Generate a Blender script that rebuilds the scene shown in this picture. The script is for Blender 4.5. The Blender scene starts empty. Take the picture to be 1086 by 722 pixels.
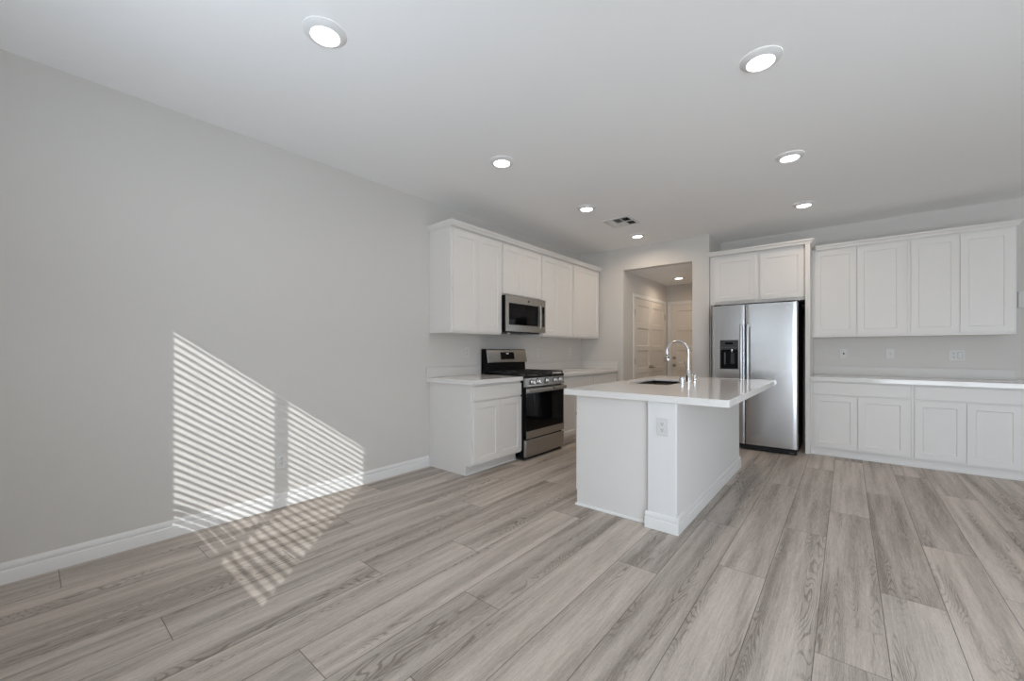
import bpy, bmesh, math, random
from mathutils import Vector, Matrix

random.seed(7)
S = bpy.context.scene
C = S.collection
R = math.radians

# ------------------------------------------------------------------ camera, world, sun, daylight, exposure
cam_data = bpy.data.cameras.new('camera')
cam = bpy.data.objects.new('camera', cam_data)
C.objects.link(cam)
cam.location = (0, 0, 1.2)
cam.rotation_euler = (R(90), 0, R(39.55))
cam_data.sensor_width = 36.0
cam_data.lens = 36.0 * 430.0 / 1086.0
cam_data.shift_y = (371.0 - 361.0) / 1086.0
cam_data.clip_start = 0.02
cam_data.clip_end = 200
S.camera = cam

S.view_settings.view_transform = 'Standard'
S.view_settings.look = 'None'
S.view_settings.gamma = 1.0
S.view_settings.use_curve_mapping = False
S.view_settings.exposure = 0.0
S.cycles.use_denoising = True
S.cycles.use_adaptive_sampling = False
S.cycles.max_bounces = 14
S.cycles.diffuse_bounces = 10
S.cycles.glossy_bounces = 6
S.cycles.transparent_max_bounces = 12
S.cycles.sample_clamp_indirect = 6.0
S.cycles.caustics_reflective = False
S.cycles.caustics_refractive = False

world = bpy.data.worlds.new('sky')
S.world = world
world.use_nodes = True
wn, wl = world.node_tree.nodes, world.node_tree.links
SKY_LEVEL, GROUND_LEVEL = 4.2, 4.2
w_tc = wn.new('ShaderNodeTexCoord')
w_sep = wn.new('ShaderNodeSeparateXYZ')
w_ramp = wn.new('ShaderNodeMapRange')          # open sky above the horizon, pale sunlit paving below it
w_ramp.inputs['From Min'].default_value = -0.03
w_ramp.inputs['From Max'].default_value = 0.03
w_mix = wn.new('ShaderNodeMix')
w_mix.data_type = 'RGBA'
w_mix.inputs[6].default_value = (GROUND_LEVEL * 0.93, GROUND_LEVEL * 0.99, GROUND_LEVEL * 1.07, 1)
w_mix.inputs[7].default_value = (SKY_LEVEL * 0.80, SKY_LEVEL * 0.96, SKY_LEVEL * 1.20, 1)
wl.new(w_tc.outputs['Generated'], w_sep.inputs[0])
wl.new(w_sep.outputs[2], w_ramp.inputs['Value'])
wl.new(w_ramp.outputs['Result'], w_mix.inputs[0])
wl.new(w_mix.outputs[2], wn['Background'].inputs[0])

SUN_ENERGY = 3.8
HALL_WATTS = 3.2
LAMP_COLOUR = (1.0, 0.80, 0.62)

sun_data = bpy.data.lights.new('sun', 'SUN')
sun_data.energy = SUN_ENERGY
sun_data.angle = R(0.27)
sun_data.color = (1.0, 0.985, 0.985)
sun = bpy.data.objects.new('sun', sun_data)
C.objects.link(sun)
sun.rotation_euler = Vector((-1.0, 1.0, -0.745)).to_track_quat('-Z', 'Y').to_euler()


def portal(name, loc, sx, sy):
    """guides sampling of the sky through a glazed opening in the rear wall"""
    d = bpy.data.lights.new(name, 'AREA')
    d.shape = 'RECTANGLE'
    d.size = sx
    d.size_y = sy
    d.cycles.is_portal = True
    o = bpy.data.objects.new(name, d)
    C.objects.link(o)
    o.location = loc
    o.rotation_euler = (R(-90), 0, 0)
    o.rotation_euler = Vector((0, 1, 0)).to_track_quat('-Z', 'Z').to_euler()


def daylight_fill(name, loc, sx, sy, watts, aim=(0, 1, 0), spread=180, colour=None):
    """daylight coming in at a window opening"""
    d = bpy.data.lights.new(name, 'AREA')
    d.shape = 'RECTANGLE'
    d.size = sx
    d.size_y = sy
    d.energy = watts
    d.color = colour or DAY_COLOUR
    d.spread = R(spread)
    o = bpy.data.objects.new(name, d)
    C.objects.link(o)
    o.location = loc
    o.rotation_euler = Vector(aim).to_track_quat('-Z', 'Y').to_euler()


DAY_COLOUR = (0.89, 0.98, 1.08)
portal('sky_portal', (-1.49, -0.64, 1.57), 1.6, 1.46)
portal('sky_portal', (1.75, -0.64, 1.06), 2.5, 2.12)
daylight_fill('door_daylight', (1.75, -0.545, 1.06), 2.4, 2.05, 69)  # added lamp, fills the room from the unseen patio door
# added lamp aimed up to brighten the ceiling, standing in for blind bounce
daylight_fill('blind_daylight', (-1.5, -0.40, 1.55), 1.3, 0.9, 12, (-0.25, 0.55, 1.0), 130, (0.84, 0.97, 1.12))


# ------------------------------------------------------------------ materials
def nm(name):
    m = bpy.data.materials.new(name)
    m.use_nodes = True
    n = m.node_tree.nodes
    return m, n, m.node_tree.links, n['Principled BSDF']


def plain(name, col, rough=0.5, metal=0.0, spec=0.5, bump=0.0, bscale=40.0, coat=0.0, var=0.0):
    m, n, l, b = nm(name)
    b.inputs['Base Color'].default_value = (*col, 1)
    b.inputs['Roughness'].default_value = rough
    b.inputs['Metallic'].default_value = metal
    b.inputs['Specular IOR Level'].default_value = spec
    b.inputs['Coat Weight'].default_value = coat
    tc = n.new('ShaderNodeTexCoord')
    if bump or var:
        t = n.new('ShaderNodeTexNoise')
        t.inputs['Scale'].default_value = bscale
        t.inputs['Detail'].default_value = 3.0
        l.new(tc.outputs['Object'], t.inputs['Vector'])
        if bump:
            bp = n.new('ShaderNodeBump')
            bp.inputs['Strength'].default_value = bump
            bp.inputs['Distance'].default_value = 0.004
            l.new(t.outputs['Fac'], bp.inputs['Height'])
            l.new(bp.outputs['Normal'], b.inputs['Normal'])
        if var:
            mx = n.new('ShaderNodeMix')
            mx.data_type = 'RGBA'
            mx.inputs[6].default_value = (*[c * (1 - var) for c in col], 1)
            mx.inputs[7].default_value = (*[min(1, c * (1 + var)) for c in col], 1)
            l.new(t.outputs['Fac'], mx.inputs[0])
            l.new(mx.outputs[2], b.inputs['Base Color'])
    return m


def brushed(name, col, rough, axis_scale, aniso=0.5, strength=0.03):
    m, n, l, b = nm(name)
    b.inputs['Base Color'].default_value = (*col, 1)
    b.inputs['Metallic'].default_value = 1.0
    b.inputs['Anisotropic'].default_value = aniso
    tc = n.new('ShaderNodeTexCoord')
    mp = n.new('ShaderNodeMapping')
    mp.inputs['Scale'].default_value = axis_scale
    t = n.new('ShaderNodeTexNoise')
    t.inputs['Scale'].default_value = 1.0
    t.inputs['Detail'].default_value = 4.0
    l.new(tc.outputs['Object'], mp.inputs['Vector'])
    l.new(mp.outputs['Vector'], t.inputs['Vector'])
    mr = n.new('ShaderNodeMapRange')
    mr.inputs['To Min'].default_value = rough - 0.05
    mr.inputs['To Max'].default_value = rough + 0.06
    l.new(t.outputs['Fac'], mr.inputs['Value'])
    l.new(mr.outputs['Result'], b.inputs['Roughness'])
    bp = n.new('ShaderNodeBump')
    bp.inputs['Strength'].default_value = strength
    bp.inputs['Distance'].default_value = 0.002
    l.new(t.outputs['Fac'], bp.inputs['Height'])
    l.new(bp.outputs['Normal'], b.inputs['Normal'])
    return m


def emit(name, col, strength):
    m, n, l, b = nm(name)
    b.inputs['Base Color'].default_value = (0.9, 0.9, 0.9, 1)
    b.inputs['Emission Color'].default_value = (*col, 1)
    b.inputs['Emission Strength'].default_value = strength
    return m


def glass_mat(name):
    m, n, l, b = nm(name)
    out = n['Material Output']
    tr = n.new('ShaderNodeBsdfTransparent')
    tr.inputs[0].default_value = (0.97, 0.985, 0.98, 1)
    gl = n.new('ShaderNodeBsdfGlossy')
    gl.inputs['Roughness'].default_value = 0.01
    mx = n.new('ShaderNodeMixShader')
    mx.inputs[0].default_value = 0.06
    l.new(tr.outputs[0], mx.inputs[1])
    l.new(gl.outputs[0], mx.inputs[2])
    l.new(mx.outputs[0], out.inputs['Surface'])
    n.remove(b)
    return m


PLANK_W, PLANK_L = 0.2275, 1.83
JOINTS = {-14: .13, -13: .688, -12: 1.45, -11: 1.0, -10: .40, -9: 1.232, -8: 1.73, -7: .708, -6: 1.405, -5: .91, -4: .34,
          -3: 1.247, -2: .655, -1: 1.46, 0: .18, 1: .88, 2: 1.694, 3: 1.19, 4: .5, 5: 1.5, 6: .9, 7: .2, 8: 1.3, 9: .7,
          10: 1.6, 11: .35, 12: 1.05, 13: .6, 14: 1.7, 15: .25}


def floor_mat():
    m, n, l, b = nm('oak_plank_flooring')

    def math_(op, a, bb=None, c=None):
        x = n.new('ShaderNodeMath')
        x.operation = op
        for i, v in enumerate((a, bb, c)):
            if v is None:
                continue
            if isinstance(v, (int, float)):
                x.inputs[i].default_value = v
            else:
                l.new(v, x.inputs[i])
        return x.outputs[0]

    def comb(x, y, z):
        c = n.new('ShaderNodeCombineXYZ')
        for i, v in enumerate((x, y, z)):
            if isinstance(v, (int, float)):
                c.inputs[i].default_value = v
            else:
                l.new(v, c.inputs[i])
        return c.outputs[0]

    def noise(vec, scale, detail=2.0, rough=0.5, dist=0.0):
        t = n.new('ShaderNodeTexNoise')
        t.inputs['Scale'].default_value = scale
        t.inputs['Detail'].default_value = detail
        t.inputs['Roughness'].default_value = rough
        t.inputs['Distortion'].default_value = dist
        l.new(vec, t.inputs['Vector'])
        return t.outputs['Fac']

    def rng(v, a, bb, c=0.0, d=1.0):
        x = n.new('ShaderNodeMapRange')
        x.inputs['From Min'].default_value = a
        x.inputs['From Max'].default_value = bb
        x.inputs['To Min'].default_value = c
        x.inputs['To Max'].default_value = d
        l.new(v, x.inputs['Value'])
        return x.outputs['Result']

    geo = n.new('ShaderNodeNewGeometry')
    sep = n.new('ShaderNodeSeparateXYZ')
    l.new(geo.outputs['Position'], sep.inputs[0])
    X, Y = sep.outputs[0], sep.outputs[1]
    xs = math_('DIVIDE', math_('ADD', X, 0.10), PLANK_W)
    row = math_('FLOOR', xs)
    fx = math_('FRACT', xs)
    ramp = n.new('ShaderNodeValToRGB')
    ramp.color_ramp.interpolation = 'CONSTANT'
    el = ramp.color_ramp.elements
    rows = sorted(JOINTS)
    N = 32
    for i, r in enumerate(rows):
        pos = (r + 14) / N
        e = el[i] if i < 2 else el.new(pos)
        e.position = pos
    for i, r in enumerate(rows):
        v = JOINTS[r] / PLANK_L
        el[i].color = (v, v, v, 1)
    l.new(math_('DIVIDE', math_('ADD', row, 14.5), N), ramp.inputs[0])
    off = ramp.outputs[0]
    ys = math_('SUBTRACT', math_('DIVIDE', Y, PLANK_L), off)
    col = math_('FLOOR', ys)
    fy = math_('FRACT', ys)
    wn_ = n.new('ShaderNodeTexWhiteNoise')
    wn_.noise_dimensions = '3D'
    l.new(comb(row, col, 3.3), wn_.inputs['Vector'])
    rs = n.new('ShaderNodeSeparateColor')
    l.new(wn_.outputs['Color'], rs.inputs[0])
    r1, r2, r3 = rs.outputs
    # seams
    dx = math_('MULTIPLY', math_('MINIMUM', fx, math_('SUBTRACT', 1.0, fx)), PLANK_W)
    dy = math_('MULTIPLY', math_('MINIMUM', fy, math_('SUBTRACT', 1.0, fy)), PLANK_L)
    seam = rng(math_('MINIMUM', dx, dy), 0.0006, 0.0022, 1.0, 0.0)
    # grain space: shifted for every plank
    gx = math_('ADD', X, math_('MULTIPLY', r1, 37.0))
    gy = math_('ADD', Y, math_('MULTIPLY', r2, 91.0))
    gz = math_('MULTIPLY', r3, 13.0)
    v_ring = comb(math_('MULTIPLY', gx, 7.5), math_('MULTIPLY', gy, 0.85), gz)
    field = noise(v_ring, 1.0, 2.2, 0.42, 0.25)
    wob = noise(comb(math_('MULTIPLY', gx, 40.0), math_('MULTIPLY', gy, 14.0), gz), 1.0, 2.0)
    ph = math_('ADD', math_('MULTIPLY', field, 270.0), math_('MULTIPLY', wob, 3.6))
    s = math_('SINE', ph)
    lines = rng(s, 0.35, 0.95)
    # rings show where the board is darker (heart of the cathedral)
    heart = rng(noise(comb(math_('MULTIPLY', gx, 11.0), math_('MULTIPLY', gy, 0.75), math_('ADD', gz, 5.0)), 1.0, 1.0), 0.50, 0.68)
    ring = math_('MULTIPLY', lines, heart)
    streak = noise(comb(math_('MULTIPLY', gx, 16.0), math_('MULTIPLY', gy, 0.7), gz), 1.0, 3.0, 0.55)
    fibre = noise(comb(math_('MULTIPLY', gx, 230.0), math_('MULTIPLY', gy, 9.0), gz), 1.0, 2.0, 0.6)
    speck = noise(comb(math_('MULTIPLY', gx, 420.0), math_('MULTIPLY', gy, 55.0), gz), 1.0, 2.0, 0.7)
    tone = math_('MULTIPLY_ADD', r3, 0.36, 0.0)
    dark = math_('ADD', tone, rng(streak, 0.38, 0.66, 0.0, 0.42))
    dark = math_('ADD', dark, math_('MULTIPLY', heart, 0.16))
    dark = math_('ADD', dark, math_('MULTIPLY', ring, 0.46))
    dark = math_('ADD', dark, rng(fibre, 0.3, 0.7, -0.14, 0.20))
    dark = math_('ADD', dark, rng(speck, 0.3, 0.7, -0.12, 0.14))
    mixc = n.new('ShaderNodeMix')
    mixc.data_type = 'RGBA'
    mixc.clamp_factor = True
    mixc.inputs[6].default_value = (0.62, 0.555, 0.50, 1)
    mixc.inputs[7].default_value = (0.225, 0.194, 0.165, 1)
    l.new(dark, mixc.inputs[0])
    hue = n.new('ShaderNodeMix')
    hue.data_type = 'RGBA'
    hue.blend_type = 'MULTIPLY'
    hue.inputs[7].default_value = (1.0, 0.985, 0.975, 1)
    l.new(r1, hue.inputs[0])
    l.new(mixc.outputs[2], hue.inputs[6])
    fin = n.new('ShaderNodeMix')
    fin.data_type = 'RGBA'
    fin.inputs[7].default_value = (0.055, 0.045, 0.038, 1)
    l.new(math_('MULTIPLY', seam, 0.85), fin.inputs[0])
    l.new(hue.outputs[2], fin.inputs[6])
    l.new(fin.outputs[2], b.inputs['Base Color'])
    l.new(rng(dark, 0.0, 1.0, 0.42, 0.56), b.inputs['Roughness'])
    b.inputs['Specular IOR Level'].default_value = 0.32
    h = math_('SUBTRACT', math_('MULTIPLY', fibre, 0.15), math_('ADD', seam, math_('MULTIPLY', ring, 0.12)))
    bp = n.new('ShaderNodeBump')
    bp.inputs['Strength'].default_value = 0.25
    bp.inputs['Distance'].default_value = 0.0015
    l.new(h, bp.inputs['Height'])
    l.new(bp.outputs['Normal'], b.inputs['Normal'])
    return m


M = dict(
    wall=plain('wall_paint', (0.654, 0.637, 0.612), 0.85, spec=0.2, bump=0.06, bscale=110),
    ceiling=plain('ceiling_paint', (0.90, 0.905, 0.91), 0.9, spec=0.15, bump=0.12, bscale=70),
    halfwall=plain('half_wall_paint', (0.79, 0.79, 0.785), 0.7, spec=0.2, bump=0.05, bscale=110),
    trim=plain('trim_paint', (0.80, 0.80, 0.79), 0.45, spec=0.4),
    cabinet=plain('cabinet_paint', (0.775, 0.757, 0.735), 0.42, spec=0.35, var=0.012, bscale=8),
    toe=plain('toe_kick_paint', (0.72, 0.715, 0.70), 0.5),
    inside=plain('cabinet_underside', (0.55, 0.50, 0.43), 0.6),
    door=plain('door_paint', (0.74, 0.705, 0.66), 0.5, spec=0.35),
    quartz=plain('white_quartz', (0.80, 0.79, 0.775), 0.09, spec=0.5, var=0.02, bscale=260),
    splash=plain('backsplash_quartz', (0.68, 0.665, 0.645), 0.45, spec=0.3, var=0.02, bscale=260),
    handle=plain('handle_steel', (0.42, 0.42, 0.425), 0.36, 1.0),
    steel=brushed('brushed_steel_upright', (0.60, 0.60, 0.605), 0.24, (2, 2, 420), 0.35, 0.006),
    steel_warm=brushed('brushed_steel_range', (0.46, 0.445, 0.42), 0.24, (400, 3, 400), 0.4, 0.01),
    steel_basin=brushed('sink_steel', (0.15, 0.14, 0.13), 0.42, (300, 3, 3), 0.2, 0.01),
    chrome=plain('chrome', (0.80, 0.81, 0.82), 0.07, 1.0),
    nickel=plain('satin_nickel', (0.42, 0.38, 0.33), 0.28, 1.0),
    black=plain('black_enamel', (0.003, 0.003, 0.004), 0.28, spec=0.15),
    blackmatte=plain('black_matte', (0.010, 0.010, 0.011), 0.6, spec=0.3),
    fridge_side=plain('fridge_side_black', (0.012, 0.012, 0.013), 0.55, spec=0.3, bump=0.15, bscale=300),
    blackglass=plain('black_glass', (0.003, 0.003, 0.003), 0.04, spec=0.11),
    window_dark=plain('oven_window_glass', (0.005, 0.005, 0.006), 0.04, spec=0.16),
    iron=plain('cast_iron', (0.014, 0.014, 0.015), 0.55, bump=0.3, bscale=400),
    grey=plain('grey_plastic', (0.09, 0.09, 0.095), 0.35),
    darkgrey=plain('dark_grey_plastic', (0.035, 0.035, 0.037), 0.4),
    plate=plain('white_plastic', (0.70, 0.695, 0.68), 0.45, spec=0.3),
    slot=plain('socket_slot', (0.05, 0.05, 0.05), 0.6),
    vent=plain('vent_paint', (0.74, 0.74, 0.735), 0.5),
    duct=plain('duct_dark', (0.02, 0.02, 0.02), 0.9),
    vinyl=plain('window_vinyl', (0.80, 0.80, 0.79), 0.4),
    blind=plain('blind_slat', (0.80, 0.79, 0.77), 0.5),
    lamp=emit('downlight_lens', (1.0, 0.97, 0.93), 9.0),
    digits=emit('clock_digits', (0.75, 0.85, 0.9), 0.6),
    glass=glass_mat('window_glass'),
    floor=floor_mat(),
    ground=plain('patio_concrete', (0.45, 0.43, 0.40), 0.9, var=0.1, bscale=3),
)


# ------------------------------------------------------------------ mesh builder
class MB:
    def __init__(self, T=None):
        self.v, self.f = [], []
        self.T = T or (lambda a, b, c: (a, b, c))

    def add(self, pts, faces):
        k = len(self.v)
        self.v += [Vector(self.T(*p)) for p in pts]
        self.f += [tuple(k + i for i in q) for q in faces]
        return self

    def box(self, x0, x1, y0, y1, z0, z1):
        p = [(x, y, z) for z in (z0, z1) for y in (y0, y1) for x in (x0, x1)]
        return self.add(p, [(0, 2, 3, 1), (4, 5, 7, 6), (0, 1, 5, 4), (2, 6, 7, 3), (0, 4, 6, 2), (1, 3, 7, 5)])

    def hexa(self, bottom, top):
        return self.add(list(bottom) + list(top), [(3, 2, 1, 0), (4, 5, 6, 7), (0, 1, 5, 4), (1, 2, 6, 5), (2, 3, 7, 6), (3, 0, 4, 7)])

    def prism(self, poly, a0, a1, axis):
        """polygon of (p,q) pairs swept along axis 0/1/2"""
        n = len(poly)

        def P(p, q, a):
            return {0: (a, p, q), 1: (p, a, q), 2: (p, q, a)}[axis]
        pts = [P(p, q, a0) for p, q in poly] + [P(p, q, a1) for p, q in poly]
        fs = [tuple(range(n)), tuple(range(2 * n - 1, n - 1, -1))]
        fs += [(i, (i + 1) % n, n + (i + 1) % n, n + i) for i in range(n)]
        return self.add(pts, fs)

    def lathe(self, prof, c, axis='z', seg=32, cap=True):
        """prof list of (r,h); revolves about axis through c"""
        pts, fs = [], []
        for r, h in prof:
            for s in range(seg):
                a = 2 * math.pi * s / seg
                u, w = r * math.cos(a), r * math.sin(a)
                if axis == 'z':
                    pts.append((c[0] + u, c[1] + w, c[2] + h))
                elif axis == 'x':
                    pts.append((c[0] + h, c[1] + u, c[2] + w))
                else:
                    pts.append((c[0] + u, c[1] + h, c[2] + w))
        for i in range(len(prof) - 1):
            for s in range(seg):
                t = (s + 1) % seg
                fs.append((i * seg + s, i * seg + t, (i + 1) * seg + t, (i + 1) * seg + s))
        if cap:
            if prof[0][0] > 1e-6:
                fs.append(tuple(range(seg)))
            if prof[-1][0] > 1e-6:
                fs.append(tuple((len(prof) - 1) * seg + s for s in range(seg)))
        return self.add(pts, fs)

    def tube(self, path, rad, seg=12):
        path = [Vector(p) for p in path]
        rads = rad if isinstance(rad, (list, tuple)) else [rad] * len(path)
        pts, fs = [], []
        up = None
        for i, p in enumerate(path):
            d = (path[min(i + 1, len(path) - 1)] - path[max(i - 1, 0)]).normalized()
            if up is None:
                up = Vector((0, 0, 1)) if abs(d.z) < 0.9 else Vector((1, 0, 0))
            n1 = (up - d * up.dot(d)).normalized()
            n2 = d.cross(n1)
            up = n1
            for s in range(seg):
                a = 2 * math.pi * s / seg
                q = p + (n1 * math.cos(a) + n2 * math.sin(a)) * rads[i]
                pts.append(tuple(q))
        for i in range(len(path) - 1):
            for s in range(seg):
                t = (s + 1) % seg
                fs.append((i * seg + s, i * seg + t, (i + 1) * seg + t, (i + 1) * seg + s))
        fs.append(tuple(range(seg)))
        fs.append(tuple((len(path) - 1) * seg + s for s in range(seg)))
        return self.add(pts, fs)

    def panel(self, u0, u1, z0, z1, v_back, v_front, frames, rec=0.009, slope=0.005):
        """slab in (u,v,z) with recessed fields; frames = list of (a0,a1,b0,b1) field rectangles, all separate"""
        us = sorted({u0, u1} | {a for f in frames for a in f[:2]})
        zs = sorted({z0, z1} | {a for f in frames for a in f[2:]})

        def inside(a, b, c, d):
            return any(f[0] <= a and b <= f[1] and f[2] <= c and d <= f[3] for f in frames)
        for i in range(len(us) - 1):
            for j in range(len(zs) - 1):
                a, b, c, d = us[i], us[i + 1], zs[j], zs[j + 1]
                if not inside(a, b, c, d):
                    self.add([(a, v_front, c), (b, v_front, c), (b, v_front, d), (a, v_front, d)], [(0, 1, 2, 3)])
        for a, b, c, d in frames:
            s = slope
            vr = v_front - rec
            self.add([(a, v_front, c), (b, v_front, c), (b, v_front, d), (a, v_front, d),
                      (a + s, vr, c + s), (b - s, vr, c + s), (b - s, vr, d - s), (a + s, vr, d - s)],
                     [(0, 1, 5, 4), (1, 2, 6, 5), (2, 3, 7, 6), (3, 0, 4, 7), (4, 5, 6, 7)])
        self.add([(u0, v_front, z0), (u1, v_front, z0), (u1, v_front, z1), (u0, v_front, z1),
                  (u0, v_back, z0), (u1, v_back, z0), (u1, v_back, z1), (u0, v_back, z1)],
                 [(0, 1, 5, 4), (1, 2, 6, 5), (2, 3, 7, 6), (3, 0, 4, 7), (4, 5, 6, 7)])
        return self


def obj(name, mb, mat, parent=None, bevel=0.0, smooth=True, weld=True):
    org = Vector((0, 0, 0))
    p = parent
    while p is not None:
        org += Vector(p.location)
        p = p.parent
    bm = bmesh.new()
    vs = [bm.verts.new(v - org) for v in mb.v]
    for f in mb.f:
        try:
            bm.faces.new([vs[i] for i in f])
        except ValueError:
            pass
    if weld:
        bmesh.ops.remove_doubles(bm, verts=bm.verts, dist=1e-5)
    bmesh.ops.recalc_face_normals(bm, faces=bm.faces)
    me = bpy.data.meshes.new(name)
    bm.to_mesh(me)
    bm.free()
    me.materials.append(M[mat] if isinstance(mat, str) else mat)
    if smooth:
        for p in me.polygons:
            p.use_smooth = True
        me.set_sharp_from_angle(angle=R(32))
    o = bpy.data.objects.new(name, me)
    C.objects.link(o)
    if parent is not None:
        o.parent = parent
    if bevel:
        bv = o.modifiers.new('bevel', 'BEVEL')
        bv.width = bevel
        bv.segments = 2
        bv.limit_method = 'ANGLE'
        bv.angle_limit = R(40)
    return o


def tag(o, label, cat, group=None):
    o['label'] = label
    o['category'] = cat
    if group:
        o['group'] = group
    return o


def thing(name, label, cat, loc, group=None):
    o = bpy.data.objects.new(name, None)
    o.empty_display_size = 0.1
    C.objects.link(o)
    o.location = loc
    return tag(o, label, cat, group)


def struct(name, mb, mat, parent=None, **k):
    o = obj(name, mb, mat, parent, **k)
    if parent is None:
        o['kind'] = 'structure'
    return o


# ------------------------------------------------------------------ room shell
LX = -3.34          # left wall
RY = -0.50          # rear wall with the blinds window (behind the camera)
BY = 5.82           # back wall with the opening to the hall
FY = 6.44           # back wall behind refrigerator and right cabinets
RX = 3.3            # right wall
H = 2.74
HX0, HX1, HY, HZ = -2.614, -1.622, 7.752, 2.41   # hall
PX = -1.41          # right face of the stub wall beside the refrigerator

struct('floor', MB().box(LX - .15, RX + .15, RY - .15, HY + .15, -0.08, 0), 'floor', smooth=False)
struct('ceiling', MB().box(LX - .15, RX + .15, RY - .15, FY + .15, H, H + .12), 'ceiling', smooth=False)
struct('wall_left', MB().box(LX - .12, LX, RY - .12, BY + .12, 0, H), 'wall', smooth=False)
struct('wall_right', MB().box(RX, RX + .12, RY - .12, FY + .12, 0, H), 'wall', smooth=False)
w = MB()
w.box(LX, HX0, BY, BY + .12, 0, H)
w.box(HX0, HX1, BY, BY + .12, HZ, H)
struct('wall_back', w, 'wall', smooth=False, weld=False)
struct('wall_stub', MB().box(HX1, PX, BY, FY + .12, 0, H), 'wall', smooth=False)
struct('wall_recess', MB().box(PX, RX, FY, FY + .12, 0, H), 'wall', smooth=False)
# rear wall with a window hole and an added patio door hole
WZ0, WZ1 = 0.80, 2.30
WINS = [(-2.29, -0.69), (0.50, 3.00)]
w = MB()
xs = [LX - .12] + [a for p in WINS for a in p] + [RX + .12]
for i in range(0, len(xs), 2):
    w.box(xs[i], xs[i + 1], RY - .12, RY, 0, H)
a, b = WINS[0]
w.box(a, b, RY - .12, RY, 0, WZ0)
w.box(a, b, RY - .12, RY, WZ1, H)
a, b = WINS[1]
w.box(a, b, RY - .12, RY, 2.12, H)
struct('wall_rear', w, 'wall', smooth=False, weld=False)
# hall
struct('wall_hall_left', MB().box(HX0 - .12, HX0, BY + .121, HY + .12, 0, H), 'wall', smooth=False)
struct('wall_hall_right', MB().box(HX1, HX1 + .12, FY + .121, HY + .12, 0, H), 'wall', smooth=False)
struct('wall_hall_end', MB().box(HX0, HX1, HY, HY + .12, 0, H), 'wall', smooth=False)
struct('ceiling_hall', MB().box(HX0, HX1, BY + .121, HY, HZ, HZ + .1), 'ceiling', smooth=False)
# outside: unseen walls, added to dim the refrigerator's reflection and shade the patio door
struct('wall_outside_block', MB().box(-9, -0.2, -3.35, -3.2, -.1, 2.5), 'ground', smooth=False)
struct('wall_outside_wing', MB().box(3.45, 3.65, -4.5, RY - .13, -.1, 5.2), 'wall', smooth=False)


BASEPROF = [(0, 0), (.015, 0), (.015, .062), (.0138, .066), (.0085, .068), (.0085, .074), (.0105, .078), (.0105, .090), (.008, .098), (.0045, .108), (0, .108)]


def base_y(mb, x, sx, y0, y1):
    mb.prism([(x + sx * d, z) for d, z in BASEPROF], y0, y1, 1)


def base_x(mb, y, sy, x0, x1):
    mb.prism([(y + sy * d, z) for d, z in BASEPROF], x0, x1, 0)


mb = MB()
base_y(mb, LX, 1, RY, 2.688)
struct('baseboard_left', mb, 'trim')
mb = MB()
base_x(mb, BY, -1, HX1, PX - .002)
struct('baseboard_stub', mb, 'trim')
mb = MB()
base_x(mb, FY, -1, 1.30, RX)
struct('baseboard_recess', mb, 'trim')
mb = MB()
base_y(mb, RX, -1, RY, FY - .02)
struct('baseboard_right', mb, 'trim')
mb = MB()
base_x(mb, RY, 1, LX + .02, .49)
base_x(mb, RY, 1, 3.01, RX - .02)
struct('baseboard_rear', mb, 'trim')
mb = MB()
base_y(mb, HX0, 1, BY + .14, 6.14)
struct('baseboard_hall', mb, 'trim')


# ------------------------------------------------------------------ windows and blinds in the rear wall
def window(idx, panes, hole):
    f = MB()
    z0, z1 = 0.905, 2.18
    y0, y1 = RY - .035, RY - .005
    xs_ = [hole[0]] + [a for p in panes for a in p] + [hole[1]]
    for i in range(0, len(xs_), 2):
        f.box(xs_[i], xs_[i + 1], y0, y1, WZ0, WZ1)
    for a, b in panes:
        f.box(a, b, y0, y1, WZ0, z0)
        f.box(a, b, y0, y1, z1, WZ1)
    fr = struct('window_%d' % idx, f, 'vinyl', smooth=False, weld=False)
    for a, b in panes:
        obj('pane', MB().box(a - .004, b + .004, y0 + .008, y0 + .012, z0 - .004, z1 + .004), 'glass', fr, smooth=False)
    return fr


window(1, [(-2.208, -1.585), (-1.514, -0.851)], WINS[0])
f = MB()  # patio door: unseen, added to let more light into the room
for a, b in ((.502, .56), (1.72, 1.79), (2.94, 2.998)):
    f.box(a, b, RY - .09, RY - .03, 0.001, 2.118)
f.box(.56, 1.72, RY - .09, RY - .03, .001, .06)
f.box(.56, 1.72, RY - .09, RY - .03, 2.05, 2.118)
f.box(1.79, 2.94, RY - .09, RY - .03, .001, .06)
f.box(1.79, 2.94, RY - .09, RY - .03, 2.05, 2.118)
d = struct('door_4', f, 'vinyl', smooth=False, weld=False)
for a, b in ((.558, 1.722), (1.788, 2.942)):
    obj('pane', MB().box(a, b, RY - .062, RY - .058, .058, 2.052), 'glass', d, smooth=False)
obj('handle', MB().box(1.66, 1.70, RY - .0295, RY - .005, .95, 1.15), 'grey', d, bevel=.004)


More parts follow.
